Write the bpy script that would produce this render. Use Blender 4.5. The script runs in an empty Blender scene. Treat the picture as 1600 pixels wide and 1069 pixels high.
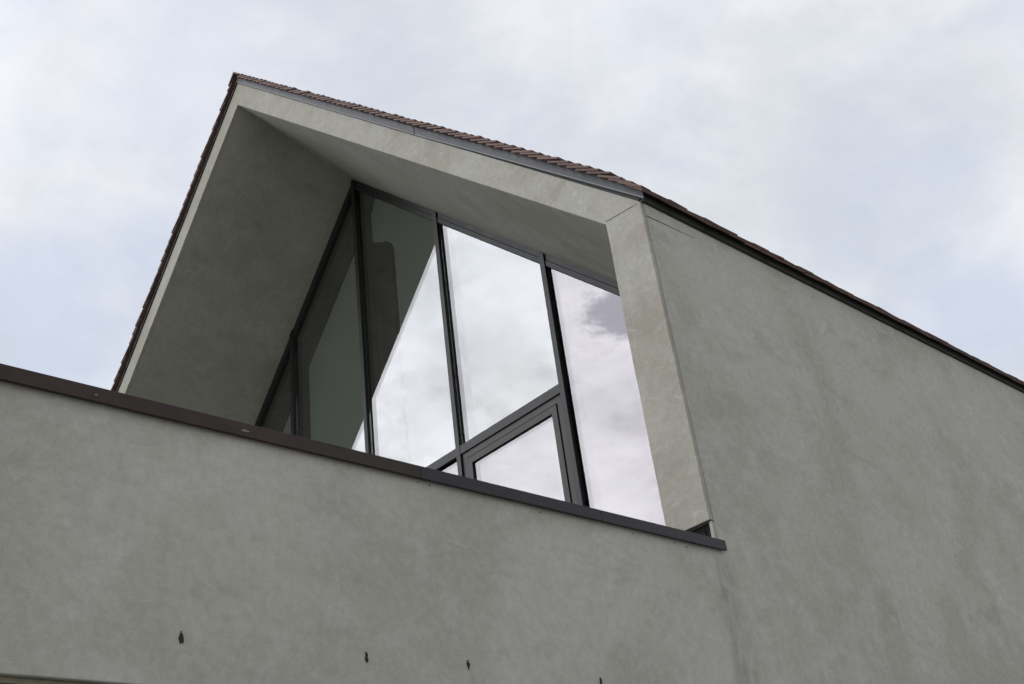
import bpy, bmesh, math, random
from mathutils import Vector, Matrix
random.seed(7)
sc = bpy.context.scene
C = sc.collection
R = math.radians

# ---------------------------------------------------------------- camera
Z0 = 5.614                      # height of the eave corner above the ground
cam_d = bpy.data.cameras.new("camera"); cam = bpy.data.objects.new("camera", cam_d); C.objects.link(cam)
cam_d.sensor_width = 36.0; cam_d.lens = 1754.47/1600*36.0
cam_d.clip_start = 0.05; cam_d.clip_end = 3000
yaw, pitch, roll = 0.78856, 0.53274, -0.13485
ca, sa, cb, sb, cc, sn = math.cos(yaw), math.sin(yaw), math.cos(pitch), math.sin(pitch), math.cos(roll), math.sin(roll)
fw = Vector((sa*cb, ca*cb, sb)); r0 = Vector((ca, -sa, 0)); u0 = r0.cross(fw)
rt = cc*r0 + sn*u0; up = -sn*r0 + cc*u0
M = Matrix((rt, up, -fw)).transposed().to_4x4(); M.translation = Vector((-4.427, -3.176, Z0-4.014))
cam.matrix_world = M
sc.camera = cam

# ---------------------------------------------------------------- exposure
sc.view_settings.view_transform = 'Standard'; sc.view_settings.look = 'None'
sc.view_settings.gamma = 1; sc.view_settings.exposure = 0.0
sc.view_settings.use_curve_mapping = False

# ---------------------------------------------------------------- sky and sun
SUN_AZ, SUN_EL = R(-58), R(54)          # azimuth from +Y towards +X
sd = Vector((math.sin(SUN_AZ)*math.cos(SUN_EL), math.cos(SUN_AZ)*math.cos(SUN_EL), math.sin(SUN_EL)))
W = bpy.data.worlds.new("World"); sc.world = W; W.use_nodes = True
nt = W.node_tree; N = nt.nodes; Lk = nt.links
N.clear()
def nd(t, **k):
    n = N.new(t)
    for a, b in k.items(): setattr(n, a, b)
    return n
def vm(op, a, b=None):
    n = nd('ShaderNodeVectorMath', operation=op)
    for i, v in enumerate((a, b)):
        if v is None: continue
        if hasattr(v, 'is_output'): Lk.new(v, n.inputs[i])
        else: n.inputs[i].default_value = v
    return n
def mt(op, a, b=None, c=None, clamp=False):
    n = nd('ShaderNodeMath', operation=op, use_clamp=clamp)
    for i, v in enumerate((a, b, c)):
        if v is None: continue
        if hasattr(v, 'is_output'): Lk.new(v, n.inputs[i])
        else: n.inputs[i].default_value = v
    return n.outputs[0]
def mr(v, a, b, c, d, smooth=True):
    n = nd('ShaderNodeMapRange', interpolation_type='SMOOTHSTEP' if smooth else 'LINEAR')
    Lk.new(v, n.inputs[0])
    for i, x in enumerate((a, b, c, d)): n.inputs[i+1].default_value = x
    return n.outputs[0]
def mixc(f, a, b, bt='MIX'):
    n = nd('ShaderNodeMix', data_type='RGBA', blend_type=bt)
    for i, v in ((0, f), (6, a), (7, b)):
        if hasattr(v, 'is_output'): Lk.new(v, n.inputs[i])
        else: n.inputs[i].default_value = v
    return n.outputs[2]
tc = nd('ShaderNodeTexCoord')
dirv = vm('NORMALIZE', tc.outputs['Generated']).outputs[0]
sep = nd('ShaderNodeSeparateXYZ'); Lk.new(dirv, sep.inputs[0])
zz = mt('MAXIMUM', sep.outputs[2], 0.0)
den = mt('ADD', zz, 0.22)
sc_ = nd('ShaderNodeVectorMath', operation='SCALE'); Lk.new(dirv, sc_.inputs[0]); Lk.new(mt('DIVIDE', 1.0, den), sc_.inputs[3])
cl = sc_.outputs[0]
def noise(vec, scale, detail, rough=0.55, dist=0.0, off=(0, 0, 0)):
    a = vm('ADD', vec, off).outputs[0]
    n = nd('ShaderNodeTexNoise'); Lk.new(a, n.inputs['Vector'])
    n.inputs['Scale'].default_value = scale; n.inputs['Detail'].default_value = detail
    n.inputs['Roughness'].default_value = rough; n.inputs['Distortion'].default_value = dist
    return n.outputs[0]
big = noise(cl, 1.7, 6, 0.55, 0.15, (3.1, 1.4, 0.2))
mid = noise(cl, 4.5, 6, 0.55, 0.25, (7.3, 2.2, 5.1))
mid2 = noise(cl, 3.4, 8, 0.6, 0.2, (2.3, 6.2, 1.1))
fin = noise(cl, 2.6, 9, 0.62, 0.15, (1.7, 9.2, 3.3))
def patch(d, r0_, r1_):            # an opening in the cloud in the sky direction d
    v = Vector(d).normalized()
    dot = vm('DOT_PRODUCT', dirv, tuple(v)).outputs['Value']
    return mr(dot, math.cos(R(r1_)), math.cos(R(r0_)), 0.0, 1.0)
PATCHES = [((0.309, 0.788, 0.532), 7, .17), ((0.25, 0.83, 0.50), 6, .10), ((0.60, 0.36, 0.71), 5, .10), ((0.655, 0.43, 0.62), 5, .13),
           ((0.75, 0.26, 0.60), 6, .10), ((0.80, 0.31, 0.50), 7, .16), ((0.871, 0.298, 0.391), 6, .24), ((0.36, 0.72, 0.60), 4, .08),
           ((0.16, 0.67, 0.73), 4, .12), ((0.775, 0.14, 0.62), 4, .14),
           ]
open_ = None
for d_, rad_, w_ in PATCHES:
    t_ = mt('MULTIPLY', patch(d_, 0, rad_), w_)
    open_ = t_ if open_ is None else mt('ADD', open_, t_)
cover = mt('ADD', mt('MULTIPLY', big, 0.55), mt('MULTIPLY', mid, 0.45))
cover = mt('SUBTRACT', cover, mt('MULTIPLY', open_, .9))
wisp = noise(cl, 8.0, 9, 0.66, 0.25, (4.4, 1.2, 0.6))
hole = mt('ADD', mt('MULTIPLY', patch((-0.665, 0.537, 0.519), 0, 3.0), 1.0), mt('MULTIPLY', patch((-0.640, 0.592, 0.490), 0, 2.2), .38))
hole = mt('MULTIPLY', hole, mr(wisp, .34, .60, 1.0, 0.0))
cover = mt('SUBTRACT', cover, mt('MULTIPLY', hole, .50))
fac = mr(cover, 0.20, 0.52, 0.35, 1.0)
sky = nd('ShaderNodeTexSky', sky_type='NISHITA'); sky.sun_disc = False
sky.sun_elevation = SUN_EL; sky.sun_rotation = SUN_AZ
sky.air_density = 1.0; sky.dust_density = 1.5
sm = mixc(1.0, sky.outputs[0], (0.06, 0.06, 0.06, 1), 'MULTIPLY')
gdir = Vector((-0.62, 0.56, 0.55)).normalized()
gl = mr(vm('DOT_PRODUCT', dirv, tuple(gdir)).outputs['Value'], 0.62, 0.96, 0.0, 1.0)
glow = mt('ADD', 1.0, mt('MULTIPLY', gl, 2.25))     # cloud is brighter round the veiled sun
shade = mt('SUBTRACT', mr(fin, 0.32, 0.68, 0.93, 1.03), mt('MULTIPLY', gl, mt('ADD', mr(mid2, 0.34, 0.60, 0.22, -0.05), mr(wisp, 0.36, 0.62, 0.13, -0.04))))
ccol = mixc(mr(fin, 0.3, 0.62, 0, 1), (0.745, 0.785, 0.85, 1), (0.90, 0.915, 0.95, 1))
cb_ = nd('ShaderNodeVectorMath', operation='SCALE'); Lk.new(ccol, cb_.inputs[0]); Lk.new(mt('MULTIPLY', mt('MULTIPLY', glow, shade)  , 0.97), cb_.inputs[3])
bluecol = nd('ShaderNodeVectorMath', operation='ADD'); Lk.new(sm, bluecol.inputs[0]); bluecol.inputs[1].default_value = (.47, .50, .60)   # thin veil over the blue
skyc = mixc(fac, bluecol.outputs[0], cb_.outputs[0])
bg = nd('ShaderNodeBackground'); Lk.new(skyc, bg.inputs[0]); bg.inputs[1].default_value = 1.0
wo = nd('ShaderNodeOutputWorld'); Lk.new(bg.outputs[0], wo.inputs[0])

sun_d = bpy.data.lights.new("sun", 'SUN'); sun = bpy.data.objects.new("sun", sun_d); C.objects.link(sun)
sun_d.energy = 0.7; sun_d.angle = R(20); sun_d.color = (1.0, 0.965, 0.91)
sun.rotation_euler = sd.to_track_quat('Z', 'Y').to_euler(); sun.location = (-10, 8, 20)

# ---------------------------------------------------------------- materials
def mat(name):
    m = bpy.data.materials.new(name); m.use_nodes = True
    t = m.node_tree; b = t.nodes['Principled BSDF']
    return m, t, b
class G:                                            # small node-building helper
    def __init__(s, t): s.t = t; s.n = t.nodes; s.l = t.links
    def put(s, sock, v):
        if hasattr(v, 'is_output'): s.l.new(v, sock)
        else: sock.default_value = v
    def co(s, scale=(1, 1, 1), rot=(0, 0, 0), off=(0, 0, 0)):
        c = s.n.new('ShaderNodeTexCoord'); m = s.n.new('ShaderNodeMapping'); s.l.new(c.outputs['Object'], m.inputs[0])
        m.inputs['Scale'].default_value = scale; m.inputs['Rotation'].default_value = rot; m.inputs['Location'].default_value = off
        return m.outputs[0]
    def noise(s, v, sc, det=4, ro=.55, dist=0):
        n = s.n.new('ShaderNodeTexNoise'); s.l.new(v, n.inputs['Vector'])
        for k, x in (('Scale', sc), ('Detail', det), ('Roughness', ro), ('Distortion', dist)): n.inputs[k].default_value = x
        return n.outputs[0]
    def mr(s, v, a, b, c, d):
        n = s.n.new('ShaderNodeMapRange'); n.interpolation_type = 'SMOOTHSTEP'; s.put(n.inputs[0], v)
        for i, x in enumerate((a, b, c, d)): s.put(n.inputs[i+1], x)
        return n.outputs[0]
    def m(s, op, a, b=0.0, clamp=False):
        n = s.n.new('ShaderNodeMath'); n.operation = op; n.use_clamp = clamp; s.put(n.inputs[0], a); s.put(n.inputs[1], b)
        return n.outputs[0]
    def mix(s, f, a, b, bt='MIX'):
        n = s.n.new('ShaderNodeMix'); n.data_type = 'RGBA'; n.blend_type = bt
        s.put(n.inputs[0], f); s.put(n.inputs[6], a); s.put(n.inputs[7], b)
        return n.outputs[2]
    def bump(s, h, st, d):
        n = s.n.new('ShaderNodeBump'); s.l.new(h, n.inputs['Height']); n.inputs['Strength'].default_value = st; n.inputs['Distance'].default_value = d
        return n.outputs[0]

def plaster(name, base, warm, pale, stain=True, seed=0.0, smear=0.0, dark=0.6):
    m, t, b = mat(name); g = G(t)
    o = g.co(off=(seed, seed*.7, seed*.3))
    blot = g.noise(o, 0.9, 5, .6, .4)
    blot2 = g.noise(g.co((1.3, 1.3, .8), (0, .5, 0), (seed+4, 1, 2)), 2.6, 6, .6, .6)
    trow = g.noise(g.co((1.0, 1.0, 1.7), (0, R(-50), 0), (seed+9, 3, 1)), 2.6, 5, .5, .35)
    fine = g.noise(o, 26, 8, .7, .3)
    grit = g.noise(o, 210, 3, .6)
    c = g.mix(g.mr(blot, .40, .60, 0, 1), base, warm)
    c = g.mix(g.mr(blot2, .44, .70, 0, .55), c, pale)
    c = g.mix(g.mr(trow, .56, .72, 0, .35), c, pale)
    c = g.mix(g.mr(trow, .44, .30, 0, .32), c, tuple(x*.78 for x in warm[:3])+(1,))
    mot = g.noise(g.co((1, 1, 1.25), (0, R(-30), 0), (seed+2, 8, 3)), 9.0, 6, .62, .4)
    c = g.mix(g.m('MULTIPLY', g.mr(mot, .66, .34, 0, 1), g.mr(blot2, .38, .62, .15, .9)), c, g.mix(1.0, c, (.885, .88, .86, 1), 'MULTIPLY'))
    fl = g.noise(g.co((1, 1, 3.5), (0, R(-20), 0), (seed+5, 2, 7)), 5.0, 8, .66, 1.6)    # float marks
    c = g.mix(g.mr(fl, .62, .72, 0, .30), c, tuple(min(1, x*1.18) for x in pale[:3])+(1,))
    c = g.mix(g.mr(fine, .3, .7, .17, 0), c, (.06, .06, .05, 1))
    c = g.mix(g.mr(grit, .56, .75, 0, .26), c, (.6, .6, .57, 1))
    c = g.mix(g.mr(grit, .46, .27, 0, .34), c, (.12, .12, .10, 1))
    if smear:                                       # chalky lime smears left by the float
        s2 = g.noise(g.co((1, 1, 2.4), (0, .3, 0), (seed, 6, 6)), 6.5, 8, .66, .5)
        c = g.mix(g.mr(s2, .56, .68, 0, smear), c, (.52, .53, .50, 1))
    sp = g.n.new('ShaderNodeTexVoronoi'); g.l.new(o, sp.inputs['Vector']); sp.inputs['Scale'].default_value = 3.3
    c = g.mix(g.m('MULTIPLY', g.mr(sp.outputs['Distance'], .035, .012, 0, .5), g.mr(blot2, .5, .6, 0, 1)), c, (.03, .03, .025, 1))
    b.inputs['Roughness'].default_value = .86
    b.inputs['Specular IOR Level'].default_value = .25
    g.l.new(c, b.inputs['Base Color'])
    h = g.m('ADD', g.m('MULTIPLY', trow, .55), g.m('ADD', g.m('MULTIPLY', fine, .14), g.m('MULTIPLY', grit, .03)))
    g.l.new(g.bump(h, .5, .012), b.inputs['Normal'])
    return m, g, c, b

m_wall, gw, cw, bw = plaster('wall_plaster', (.445, .438, .392, 1), (.380, .374, .322, 1), (.500, .503, .492, 1))
# rain stain that runs down from the end of the coping, its own ragged shape
o = gw.co(); sx = gw.n.new('ShaderNodeSeparateXYZ'); gw.l.new(o, sx.inputs[0])
wob = gw.noise(gw.co((1, 1, .5)), 3.0, 5, .6)
wx = gw.m('ADD', sx.outputs[0], gw.m('MULTIPLY', gw.m('SUBTRACT', wob, .5), .35))
dz = gw.m('SUBTRACT', Z0-2.2, sx.outputs[2])
wid = gw.mr(dz, 0, 1.2, .10, .22)
band = gw.m('MULTIPLY', gw.mr(gw.m('ABSOLUTE', gw.m('SUBTRACT', wx, .02)), wid, 0.0, 0, 1), gw.m('MULTIPLY', gw.mr(dz, 0, .06, 0, 1), gw.mr(dz, 2.6, .2, 0, 1)))
stn = gw.m('MULTIPLY', band, gw.mr(gw.noise(gw.co((1, 1, .35)), 7, 6, .65, .5), .3, .65, .05, .55))
c2 = gw.mix(stn, cw, (.13, .125, .105, 1)); gw.l.new(c2, bw.inputs['Base Color'])

m_band, *_ = plaster('frame_plaster', (.365, .355, .312, 1), (.315, .297, .252, 1), (.415, .41, .375, 1), seed=11, smear=.24)
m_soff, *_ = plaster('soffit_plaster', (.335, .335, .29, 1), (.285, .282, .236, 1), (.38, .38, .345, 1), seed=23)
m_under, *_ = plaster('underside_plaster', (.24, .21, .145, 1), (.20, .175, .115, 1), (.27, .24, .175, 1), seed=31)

def metal(name, col, rough=.5, var=.25, met=0.0, spec=.4, bmp=.15):
    m, t, b = mat(name); g = G(t); o = g.co()
    n = g.noise(o, 7, 6, .65, .5); n2 = g.noise(g.co((30, 30, 2)), 4, 3)
    c = g.mix(g.mr(n, .3, .7, 0, 1), tuple(x*(1-var) for x in col)+(1,), tuple(x*(1+var) for x in col)+(1,))
    g.l.new(c, b.inputs['Base Color']); b.inputs['Metallic'].default_value = met
    b.inputs['Specular IOR Level'].default_value = spec
    g.l.new(g.mr(n, .3, .7, rough-.03, rough+.05), b.inputs['Roughness'])
    g.l.new(g.bump(n, bmp, .01), b.inputs['Normal'])
    return m
m_cope = metal('coping_metal', (.030, .0185, .015), .45, .3, spec=.25)
m_cope2 = metal('coping_charcoal', (.016, .0145, .019), .42, .3, spec=.3)
m_flash = metal('flashing_metal', (.034, .036, .044), .55, .22)
m_flash_shade = metal('flashing_shaded', (.016, .010, .010), .6, .2)  # same flashing on the left verge, its shade put into a darker colour
m_lip = metal('flashing_fold', (.10, .105, .11), .5, .15)
m_alu = metal('window_metal', (.016, .0145, .0145), .36, .03, spec=.3, bmp=0)
m_alu2 = metal('sash_metal', (.028, .026, .023), .36, .03, spec=.3, bmp=0)
m_rub = metal('gasket_black', (.008, .008, .009), .7, .1)
m_bit = metal('membrane_black', (.009, .009, .010), .7, .4, spec=.15)
m_comb = metal('eave_comb', (.03, .03, .026), .7, .4)
m_dark = metal('interior_dark', (.012, .010, .010), .7, .1)
m_chip = metal('scuffed_metal', (.15, .135, .12), .6, .2)
m_crack = metal('crack_dark', (.07, .067, .06), .9, .3)
m_hole = metal('hole_dark', (.022, .017, .013), .9, .4)

m_tile, t, b = mat('clay_tile'); g = G(t)
o = g.co()
vo = g.n.new('ShaderNodeTexWhiteNoise'); vo.noise_dimensions = '1D'
at = g.n.new('ShaderNodeAttribute'); at.attribute_name = 'tile_id'; g.l.new(at.outputs['Fac'], vo.inputs['W'])
c = g.mix(vo.outputs[0], (.095, .056, .046, 1), (.155, .094, .078, 1))
c = g.mix(g.mr(g.noise(o, 14, 5, .6), .45, .7, 0, .5), c, (.12, .085, .072, 1))
g.l.new(c, b.inputs['Base Color']); b.inputs['Roughness'].default_value = .8
g.l.new(g.bump(g.noise(o, 60, 4), .3, .004), b.inputs['Normal'])

def glassmat(name, tint, refl, f0=.17):
    m, t, b = mat(name); g = G(t); t.nodes.remove(b)
    out = t.nodes['Material Output']
    lw = g.n.new('ShaderNodeLayerWeight'); lw.inputs['Blend'].default_value = .5
    fr = g.m('ADD', f0, g.m('MULTIPLY', g.m('POWER', lw.outputs['Facing'], 5.0), 1-f0))
    gs = g.n.new('ShaderNodeBsdfGlossy'); gs.inputs['Roughness'].default_value = 0.0; gs.inputs['Color'].default_value = refl
    tr = g.n.new('ShaderNodeBsdfTransparent'); tr.inputs['Color'].default_value = tint
    mx = g.n.new('ShaderNodeMixShader'); g.l.new(fr, mx.inputs[0]); g.l.new(tr.outputs[0], mx.inputs[1]); g.l.new(gs.outputs[0], mx.inputs[2])
    g.l.new(mx.outputs[0], out.inputs[0])
    return m
m_gl = glassmat('glass_neutral', (.90, .94, .92, 1), (1, .97, .995, 1))
m_gl2 = glassmat('glass_pinkish', (.62, .60, .62, 1), (.985, .95, .975, 1), .195)

m_int, t, b = mat('interior_ceiling'); g = G(t)
n = g.noise(g.co(), 1.2, 4)
g.l.new(g.mix(n, (.62, .66, .62, 1), (.70, .74, .70, 1)), b.inputs['Base Color']); b.inputs['Roughness'].default_value = .8
m_grd, t, b = mat('ground_asphalt'); g = G(t)
o = g.co(); n = g.noise(o, .8, 5); n2 = g.noise(o, 90, 3)
g.l.new(g.mix(n, (.22, .215, .20, 1), (.30, .29, .27, 1)), b.inputs['Base Color']); b.inputs['Roughness'].default_value = .9
g.l.new(g.bump(n2, .4, .01), b.inputs['Normal'])
m_grav, t, b = mat('terrace_paving'); g = G(t)
g.l.new(g.mix(g.noise(g.co(), 30, 5, .7), (.16, .155, .14, 1), (.20, .20, .185, 1)), b.inputs['Base Color']); b.inputs['Roughness'].default_value = .9

# ---------------------------------------------------------------- mesh helpers (z given relative to the eave corner)
def link(name, verts, faces, m, parent=None, smooth=False, raw=False):
    me = bpy.data.meshes.new(name)
    me.from_pydata([(x, y, z if raw else z+Z0) for x, y, z in verts], [], faces)
    me.validate(); me.update()
    bm = bmesh.new(); bm.from_mesh(me); bmesh.ops.recalc_face_normals(bm, faces=bm.faces[:]); bm.to_mesh(me); bm.free()
    me.materials.append(m)
    o = bpy.data.objects.new(name, me); C.objects.link(o)
    if parent: o.parent = parent
    return o
class MB:
    def __init__(s): s.v = []; s.f = []
    def add(s, vs, fs):
        n = len(s.v); s.v += list(vs); s.f += [tuple(n+i for i in f) for f in fs]; return s
    def box(s, x0, x1, y0, y1, z0, z1):
        return s.add([(x, y, z) for x in (x0, x1) for y in (y0, y1) for z in (z0, z1)],
                     [(0, 1, 3, 2), (4, 6, 7, 5), (0, 4, 5, 1), (2, 3, 7, 6), (0, 2, 6, 4), (1, 5, 7, 3)])
    def loft(s, A, B):                              # two loops of equal length joined, closed ends
        n = len(A)
        return s.add(list(A)+list(B), [tuple(range(n))[::-1], tuple(range(n, 2*n))]+[(i, (i+1) % n, n+(i+1) % n, n+i) for i in range(n)])
    def prx(s, yz, x0, x1):                         # YZ polygon extruded along X
        return s.loft([(x0, y, z) for y, z in yz], [(x1, y, z) for y, z in yz])
    def pry(s, xz, y0, y1):
        return s.loft([(x, y0, z) for x, z in xz], [(x, y1, z) for x, z in xz])
    def build(s, name, m, parent=None, bevel=0, **k):
        o = link(name, s.v, s.f, m, parent, **k)
        if bevel:
            b = o.modifiers.new('bevel', 'BEVEL'); b.width = bevel; b.segments = 2; b.limit_method = 'ANGLE'; b.angle_limit = R(30)
        return o
def tag(o, **k):
    for a, b in k.items(): o[a] = b
    return o
def empty(name, loc=(0, 0, 0)):
    o = bpy.data.objects.new(name, None); o.location = loc; C.objects.link(o); return o

# ---------------------------------------------------------------- ground
G_ = 1500
gr = link('ground', [(-G_, -G_, 0), (G_, -G_, 0), (G_, G_, 0), (-G_, G_, 0)], [(0, 1, 2, 3)], m_grd, raw=True); tag(gr, kind='structure')

# ---------------------------------------------------------------- the house
YR = 4.80; T = .9925; YW = 2*YR; XE = 9.0; GZ = -Z0
D = 1.434; ZG = 4.13; ZB = -2.9                     # glass plane, its apex, terrace floor
house = tag(empty('house'), label='grey plastered house with steep tiled gable roof, deep recessed gable glazing and front parapet', category='house')

# long front wall with the parapet in one skin
zc = -2.150
outline = [(-9, -3.07), (0, -3.07), (0, GZ), (XE, GZ), (XE, 0.0), (.0312, 0.0), (.0312, zc), (-9, zc)]
front = MB().pry(outline, 0.0, .22)
front.build('front_wall', m_wall, house, bevel=.004)
MB().box(-9, XE, YW-.22, YW, GZ, .0).build('rear_wall', m_wall, house)
MB().box(XE-.22, XE-.002, .222, YW-.222, GZ, ZB).build('end_wall', m_wall, house)  # unseen gable end above left open to let sky light into the room
MB().box(-8.78, 3.0, .222, YW-.222, -3.07, ZB).build('terrace_floor', m_grav, house)
MB().box(-9, -8.782, .222, YW-.222, -3.07, zc).build('side_parapet', m_wall, house)
# underside and the ground floor set back under it
MB().box(-8.98, -.002, .02, YW-.25, -3.088, -3.072).build('underside', m_under, house)
MB().box(-8.5, -.01, 3.2, 3.4, GZ, -3.09).build('ground_floor_wall', m_wall, house)

# gable frame : the light band round the opening
def zrake(y, z0=0.0): return z0 + T*(y if y <= YR else YW-y)
def inner(x):                                       # splayed opening at depth x
    k = x/D; jy = .288+.22*k; az = 4.49+(ZG-4.49)*k
    return jy, az
def ring(x):
    jy, az = inner(x)
    outer = [(0.003, -2.022), (0.003, 0.0), (YR, 4.80), (YW, 0.0), (YW, -2.9)]
    inn = [(jy, -2.022), (jy, az-T*(YR-jy)), (YR, az), (YW-jy, az-T*(YR-jy)), (YW-jy, -2.9)]
    return [(x, y, z) for y, z in outer], [(x, y, z) for y, z in inn]
def dens(P, n):
    out = []
    for a, b in zip(P[:-1], P[1:]):
        out += [tuple(a[k]+(b[k]-a[k])*i/n for k in range(3)) for i in range(n)]
    return out+[P[-1]]
(o0, i0), (o1, i1) = ring(0.0), ring(.030)
NS = 44
o0, i0, o1, i1 = (dens(p, NS) for p in (o0, i0, o1, i1))
rj = random.Random(21); n_ = len(o0); wl = [0.0]*n_; wo_ = [0.0]*n_
for i in range(1, n_): wl[i] = wl[i-1]*.82+rj.uniform(-.0016, .0016); wo_[i] = wo_[i-1]*.85+rj.uniform(-.0012, .0012)
i0 = [(x, y+.7*w_, z+.7*w_) for (x, y, z), w_ in zip(i0, wl)]
o0 = [(x, y+max(w_, -.0025), z) if k < NS else (x, y, z) for k, ((x, y, z), w_) in enumerate(zip(o0, wo_))]
vs = o0+i0+o1+i1; fs = []
for i in range(n_-1):
    a, b_, c_, d_ = 0, n_, 2*n_, 3*n_
    fs += [(i, i+1, b_+i+1, b_+i), (c_+i, d_+i, d_+i+1, c_+i+1), (i, c_+i, c_+i+1, i+1), (b_+i, b_+i+1, d_+i+1, d_+i)]
fs += [(0, n_, 3*n_, 2*n_), (n_-1, 3*n_-1, 4*n_-1, 2*n_-1)]
fs[-1] = (n_-1, 3*n_-1, 4*n_-1, 2*n_-1)
MB().add(vs, fs).build('gable_frame', m_band, house, bevel=.004)
# hairline along the mitre of the band
def sliver(name, pts, w, axis, m, parent, depth=.0012, at=0.0):
    # ragged thin raised/sunk line along pts (2-D in the wall plane) of half width w[i]
    P = []
    for i, (a, b) in enumerate(pts):
        q = pts[min(i+1, len(pts)-1)]; p_ = pts[max(i-1, 0)]
        d = Vector((q[0]-p_[0], q[1]-p_[1])).normalized(); n = Vector((-d.y, d.x))*w[i]
        P.append(((a+n.x, b+n.y), (a-n.x, b-n.y)))
    loop = [x[0] for x in P]+[x[1] for x in P[::-1]]
    mb = MB()
    for i in range(len(P)-1):
        q4 = [P[i][0], P[i+1][0], P[i+1][1], P[i][1]]
        if axis == 'x': mb.prx(q4, at-depth, at+.003)
        else: mb.pry(q4, at-depth, at+.003)
    return mb.build(name, m, parent)
rnd = random.Random(3)
def ragged(a, b, n, amp):
    return [(a[0]+(b[0]-a[0])*i/n+rnd.uniform(-amp, amp), a[1]+(b[1]-a[1])*i/n+rnd.uniform(-amp, amp)) for i in range(n+1)]
gf = [o for o in house.children if o.name == 'gable_frame'][0]
sliver('joint_line', ragged((.284, .030), (.03, .0), 12, .0015), [.0022*rnd.uniform(.4, 1.2) for _ in range(13)], 'x', m_crack, gf)
fw_ = [o for o in house.children if o.name == 'front_wall'][0]
sliver('crack', ragged((.033, -.097), (.46, -.087), 22, .0022), [.0045*(1-i/23)*rnd.uniform(.6, 1.1)+.0006 for i in range(23)], 'y', m_crack, fw_)

# soffits, splayed from the band in to the glass, one each side
def slab(side, name, m):
    (ja, aa), (jb, ab) = inner(.030), inner(D+.012)
    def e(jy, az): return (jy, az-T*(YR-jy))
    ya, za = e(ja, aa); yb, zb = e(jb, ab)
    s = lambda y: y if side < 0 else YW-y
    lo = [(.030, s(ya), za), (.030, YR, aa), (D+.012, YR, ab), (D+.012, s(yb), zb)]
    hi = [(.030, s(ya), za+.2), (.030, YR, aa+.2), (D+.012, YR, ab+.4), (D+.012, s(yb), zb+.4)]
    mb = MB().loft(lo, hi); return mb.build(name, m, house)
tag(slab(-1, 'soffit', m_soff)); tag(slab(1, 'soffit', m_soff))
(ja, aa), (jb, ab) = inner(.030), inner(D+.012)
MB().loft([(.030, ja, -2.022), (.030, ja, aa-T*(YR-ja)), (D+.012, jb, ab-T*(YR-jb)), (D+.012, jb, -2.022)],
          [(.030, .222, -2.022), (.030, .222, aa-T*(YR-ja)), (D+.012, .222, ab-T*(YR-jb)), (D+.012, .222, -2.022)]).build('side_reveal', m_soff, house)
MB().loft([(.030, YW-ja, ZB), (.030, YW-ja, aa-T*(YR-ja)), (D+.012, YW-jb, ab-T*(YR-jb)), (D+.012, YW-jb, ZB)],
          [(.030, YW-.222, ZB), (.030, YW-.222, aa-T*(YR-ja)), (D+.012, YW-.222, ab-T*(YR-jb)), (D+.012, YW-.222, ZB)]).build('side_reveal', m_soff, house)
# membrane upstand in the gap under the band
up_ = MB().box(.028, .30, .016, .50, ZB, -2.026)
for y_, w_ in ((.032, .012), (.062, .004)): up_.box(.022, .027, y_, y_+w_, ZB, -2.05)
up_.build('membrane_upstand', m_bit, house)
MB().add([(.004, .0008, -2.15), (.026, .0008, -2.15), (.029, .0008, -2.045), (.012, .0008, -2.028),
          (.004, .02, -2.15), (.026, .02, -2.15), (.029, .02, -2.045), (.012, .02, -2.028)],
         [(0, 1, 2, 3), (7, 6, 5, 4), (0, 4, 5, 1), (1, 5, 6, 2), (2, 6, 7, 3), (3, 7, 4, 0)]).build('broken_edge', m_band, fw_)

# parapet coping, two lengths with a butt seam, dark brown metal
coping = MB()
def cop(x0, x1):
    prof = [(-.026, -2.190), (-.026, -2.137), (.10, -2.130), (.25, -2.128), (.25, -2.185), (.235, -2.185), (.235, -2.148), (-.012, -2.148), (-.012, -2.190)]
    coping.prx(prof, x0, x1)
cps = []
for a, b_, m_ in ((-9.03, -4.2, m_cope), (-4.198, -1.86, m_cope), (-1.858, -.842, m_cope2), (-.840, .05, m_cope2)):
    coping = MB(); cop(a, b_); cps.append(coping.build('coping', m_, house, bevel=.0015))
cps[1]['label'] = 'brown length of coping'; cps[3]['label'] = 'charcoal length of coping'
cp = cps[1]
# chip of bare metal on the coping
ch = MB(); ch.pry([(-2.650, -2.169), (-2.640, -2.1725), (-2.612, -2.168), (-2.63, -2.165), (-2.645, -2.164)], -.0272, -.0258)
ch.build('chip', m_chip, cp)
ch = MB(); ch.pry([(-3.18, -2.168), (-3.172, -2.171), (-3.166, -2.166), (-3.174, -2.163)], -.0272, -.0258); ch.build('chip', m_chip, cp)

# holes and small spatters in the plaster: ragged dark pits
def blob(x, z, w, h, lean, seed):
    r = random.Random(seed); n = 19; P = []
    for i in range(n):
        a = 2*math.pi*i/n; k = r.uniform(.62, 1.2)*.85
        zz_ = math.sin(a)*h*.42*k; P.append((x+math.cos(a)*w*.40*k*(1-.6*math.sin(a)*lean), z+zz_))
    A = [(px, -.0010, pz) for px, pz in P]; cx = x-w*.1
    B = [(cx+(px-cx)*.6, -.004, z+(pz-z)*.7) for px, pz in P]
    vs = A+B; return MB().add(vs, [(i, (i+1) % n, n+(i+1) % n, n+i) for i in range(n)]+[tuple(range(n, 2*n)), tuple(range(n))[::-1]])
for k, (x, z, w, h, le) in enumerate([(-2.837, -2.915, .022, .062, .8), (-2.146, -2.915, .020, .062, .2), (-1.688, -2.902, .022, .050, -.8), (-.985, -2.91, .022, .060, -.3)]):
    blob(x, z, w, h, le, k).build('drill_hole', m_hole, fw_)
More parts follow.
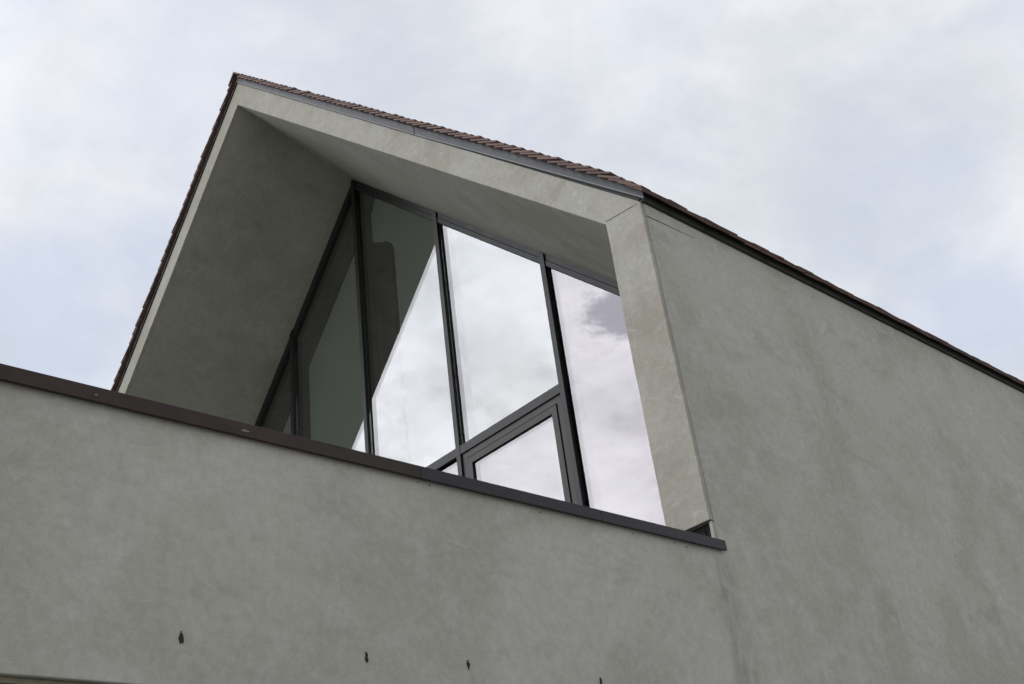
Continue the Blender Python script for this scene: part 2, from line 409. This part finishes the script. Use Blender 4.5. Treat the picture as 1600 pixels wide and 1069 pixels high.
for (x, z) in [(-1.86, -2.198), (-1.80, -2.200), (-1.20, -2.206), (-.62, -2.203), (-.33, -2.203), (-.24, -2.21)]:
    blob(x, z, .008, .009, 0, int(x*100)).build('speck', m_hole, fw_)

# roof deck, flashing, eave strip
deck = MB()
deck.prx([(.02, .012), (YR, 4.775), (YR, 4.865), (-.02, .078), (-.02, .04)], .004, XE)
deck.prx([(YW-.02, .012), (YR, 4.775), (YR, 4.865), (YW+.02, .078), (YW+.02, .04)], .004, XE)
dk = deck.build('roof_deck', m_rub, house)
def flash(sgn):
    Y = (lambda y: y) if sgn < 0 else (lambda y: YW-y)
    mb = MB(); lip = MB()
    segs = [(-.034, 1.98), (1.986, 4.80)] if sgn < 0 else [(-.034, 2.4), (2.406, 4.80)]
    for k, (a, c_) in enumerate(segs):
        xo = -.007-.002*k
        za, zb_ = T*a, T*c_
        mb.prx([(Y(a), za+.004 if a > 0 else .002), (Y(c_), zb_+.042), (Y(c_), zb_+.128), (Y(a), za+(.084 if a > 0 else .118))] if False else
               [(Y(a), za+.004+.038*max(a, 0)/4.8+(.03 if a < 0 else 0)), (Y(c_), zb_+.004+.038*c_/4.8), (Y(c_), zb_+.086+.038*c_/4.8), (Y(a), za+.086+.038*max(a, 0)/4.8+(.03 if a < 0 else 0))], xo, .003)
        lip.prx([(Y(a), za+.000+.038*max(a, 0)/4.8+(.03 if a < 0 else 0)), (Y(c_), zb_+.000+.038*c_/4.8), (Y(c_), zb_+.0125+.038*c_/4.8), (Y(a), za+.0125+.038*max(a, 0)/4.8+(.03 if a < 0 else 0))], xo-.003, xo-.0005)
    a = mb.build('verge_flashing', m_flash if sgn < 0 else m_flash_shade, house); lip.build('folded_lip', m_lip if sgn < 0 else m_flash_shade, a)
flash(-1); flash(1)
es = MB()
for k in range(24):
    x0 = .01+k*.58; es.box(x0, x0+.575, -.018-.001*(k % 2), .015, .001, .036+.003*(k % 3))
es.build('eave_strip', m_comb, house)

# plain clay tiles: every tile its own thickness, tilt and a little disorder
def roof_tiles(sgn, seed):
    r = random.Random(seed)
    vs = []; fs = []; ids = []
    w, Lt, th, gauge = .165, .215, .0135, .1095
    ang = math.atan(T); sl = Vector((0, math.cos(ang), math.sin(ang))); nr = Vector((0, -math.sin(ang), math.cos(ang)))
    base = Vector((0, -.046, .022))
    ncourse = 62
    k_ = 0
    for c_ in range(-1, ncourse):
        s0 = 0 if c_ < 0 else c_*gauge
        length = Lt*.7 if c_ < 0 else Lt
        off = -.045 + (0 if c_ % 2 else -w*.5)
        x = off
        rowj = r.uniform(-.004, .004)
        while x < XE+.03:
            xa = max(x, -.045+r.uniform(-.006, .006)); xb = min(x+w-.003, XE+.04)
            x += w
            if xb-xa < .03: continue
            tail = (.010, .022, .032, .040)[c_+1] if c_ < 3 else .050
            tl = r.uniform(-.0025, .004); tw = r.uniform(-.003, .003)
            a = s0+r.uniform(-.004, .004)+rowj; b_ = a+length
            if b_ > 6.78: b_ = 6.78
            if b_-a < .03: continue
            tilt_b = .012                          # top end rests on the deck
            pts = []
            for (s_, h_) in ((a, tail+tl), (b_, tilt_b)):
                for xx, tt in ((xa, tw), (xb, -tw)):
                    for q in (0, th):
                        P_ = base+sl*s_+nr*(h_+q+tt+ .014*min(1, max(0, s_)/1.2))
                        y = P_.y if sgn < 0 else YW-P_.y
                        pts.append((xx, y, P_.z))
            n = len(vs); vs += pts
            fs += [tuple(n+i for i in q) for q in ((0, 1, 3, 2), (4, 6, 7, 5), (0, 4, 5, 1), (2, 3, 7, 6), (0, 2, 6, 4), (1, 5, 7, 3))]
            ids += [k_]*8; k_ += 1
    o = link('roof_tiles', vs, fs, m_tile, house)
    at = o.data.attributes.new('tile_id', 'FLOAT', 'POINT'); at.data.foreach_set('value', [float(i) for i in ids])
    return o
roof_tiles(-1, 1); roof_tiles(1, 2)
# ridge tiles
rg = MB()
x = -.055; k = 0
while x < XE:
    e = .004*(k % 2)
    zt = 4.935+e
    rg.prx([(YR-.115, zt-.112), (YR-.012, zt-.008), (YR, zt), (YR+.012, zt-.008), (YR+.115, zt-.112), (YR+.105, zt-.124), (YR, zt-.018), (YR-.105, zt-.124)], x, x+.30)
    x += .29; k += 1
rg_o = rg.build('ridge_tiles', m_tile, house)

# ---------------------------------------------------------------- gable glazing
win = empty('gable_window'); win.parent = house
MW = .054
mull = [YR+1.32*k for k in (-3, -2, -1, 0, 1, 2, 3)]
def ztop(y, d=0.0): return ZG-T*abs(y-YR)-d
XF, XG = D, D+.030                                  # front of the caps, face of the glass
jyD = inner(D)[0]
# head frame along both slopes: outer member, dark gap, inner member
def headbar(d0, d1, x0, x1, m, name, par):
    obs = []
    for s in (-1, 1):
        ye = jyD if s < 0 else YW-jyD
        p = [(YR, ztop(YR, d0)), (ye, ztop(ye, d0)), (ye, ztop(ye, d1)), (YR, ztop(YR, d1))]
        obs.append(MB().prx(p, x0, x1).build(name, m, par))
    return obs
hf = headbar(-.03, .070, XF+.010, XG+.22, m_alu, 'head_frame', win)
headbar(.0701, .078, XF+.022, XG+.20, m_rub, 'head_gasket', win)
headbar(.0781, .135, XF+.004, XG+.20, m_alu, 'head_rail', win)
headbar(.1351, .145, XF+.030, XG+.02, m_rub, 'head_gasket', win)
for y in mull:
    if y < jyD+.1 or y > YW-jyD-.1: continue
    zt = ztop(y, .0)-.03
    yL, yR = y-MW/2, y+MW/2
    poly = [(yL, ZB), (yR, ZB), (yR, ztop(yR, .010)), (y, ztop(y, .010)), (yL, ztop(yL, .010))]
    o = MB().prx(poly, XF-.006, XF+.008).build('mullion', m_alu, win, bevel=.001)
    q = [(a, b_-.0 if b_ < -2 else b_-.06) for a, b_ in poly]
    MB().prx([(a+(.004 if a < y else -.004 if a > y else 0), b_) for a, b_ in q], XF+.0085, XG+.002).build('gasket', m_rub, o)
    qi = [(a+(-.0 if a < y else .0), b_-.0 if b_ < -2 else b_-.08) for a, b_ in poly]
    MB().prx(qi, XG+.030, XG+.18).build('inner_post', m_dark, o)
# inner reveal lining behind the head
MB().prx([(YR, ztop(YR, .02)), (YW-jyD, ztop(YW-jyD, .02)), (YW-jyD, ztop(YW-jyD, .30)), (YR, ztop(YR, .30))], XG+.185, XG+.235).build('inner_lining', m_dark, win)
MB().prx([(YR, ztop(YR, .02)), (jyD, ztop(jyD, .02)), (jyD, ztop(jyD, .12)), (YR, ztop(YR, .12))], XG+.185, XG+.235).build('inner_lining', m_dark, win)
# transom in the two bays left and right of the third mullion
zT0, zT1 = .143, .224
yA, yB, yC = YR-MW/2, YR-1.32, YR-2.64
def transom(y0, y1):
    o = MB().box(XF-.002, XF+.010, y0, y1, zT0, zT1).build('transom', m_alu, win, bevel=.001)
    MB().box(XF+.0105, XG+.002, y0, y1, zT0+.006, zT1-.006).build('gasket', m_rub, o)
    MB().box(XG+.03, XG+.18, y0, y1, zT0, zT1).build('inner_post', m_dark, o)
transom(yB+MW/2+.0005, yA-.0005); transom(yC+MW/2+.0005, yB-MW/2-.0005)
# opening sash in the bay between third and fourth mullions
sa_ = empty('sash'); sa_.parent = win
def frame(y0, y1, z0, z1, w, x0, x1, name, m, par):
    mb = MB(); O = [(y0, z0), (y0, z1), (y1, z1), (y1, z0)]; I = [(y0+w, z0), (y0+w, z1-w), (y1-w, z1-w), (y1-w, z0)]
    for i in range(3):
        mb.prx([O[i], O[i+1], I[i+1], I[i]], x0, x1)
    return mb.build(name, m, par)
y0, y1 = yC+MW/2+.002, yB-MW/2-.002
frame(y0, y1, ZB, zT0-.002, .060, XF+.012, XG+.05, 'outer_frame', m_alu2, sa_)
frame(y0+.0605, y1-.0605, ZB, zT0-.0625, .0095, XF+.024, XG+.04, 'seal', m_rub, sa_)
frame(y0+.0705, y1-.0705, ZB, zT0-.0725, .058, XF+.004, XG+.045, 'sash_frame', m_alu2, sa_)
frame(y0+.1295, y1-.1295, ZB, zT0-.1315, .006, XF+.022, XG+.02, 'seal', m_rub, sa_)
# panes
def pane(name, poly, m, x=XG):
    MB().prx(poly, x+.0025, x+.027).build(name, m, win)
ys = [jyD-.0] + [y for y in mull if jyD+.1 < y < YW-jyD-.1] + [YW-jyD]
g_ = .003
for a, b_ in zip(ys[:-1], ys[1:]):
    a2, b2 = a+g_, b_-g_
    zb2 = ZB
    top = [(b2, ztop(b2, .10)), (a2, ztop(a2, .10))]
    pinkish = a < 2.0
    m = m_gl2 if pinkish else m_gl
    if abs(a-yC) < .01 or abs(a-yB) < .01:
        pane('pane', [(a2, zT1-.03), (b2, zT1-.03)]+top, m)
        if abs(a-yC) < .01:
            pane('pane', [(a2+.15, ZB), (b2-.15, ZB), (b2-.15, zT0-.14), (a2+.15, zT0-.14)], m_gl2, XG-.010)
        else:
            pane('pane', [(a2, ZB), (b2, ZB), (b2, zT0+.03), (a2, zT0+.03)], m_gl2)
    else:
        pane('pane', [(a2, ZB), (b2, ZB)]+top, m)

# ---------------------------------------------------------------- inside
# dark round-shouldered post bracket standing behind the ridge mullion
pb = [(YR+.12, ZB), (YR+.12, 3.28+.14)]
for k in range(17):
    a = math.pi/2*k/16
    pb.append((YR-.13-.13*math.sin(a), 3.28-.20*(1-math.cos(a))))
pb.append((YR-.26, ZB))
MB().prx(pb, XG+.24, XG+.28).build('ridge_post', m_dark, house)
def ceil(sgn):
    Y = (lambda y: y) if sgn < 0 else (lambda y: YW-y)
    z = lambda y: ZG-.06+.06-T*(YR-y)
    MB().prx([(Y(.24), z(.24)), (YR, z(YR)), (YR, z(YR)+.05), (Y(.24), z(.24)+.05)], XG+.342, XE-.24).build('inner_ceiling', m_int, house)
ceil(-1); ceil(1)
MB().box(3.001, XE-.24, .23, YW-.23, -3.0, ZB).build('inner_floor', m_grav, house)
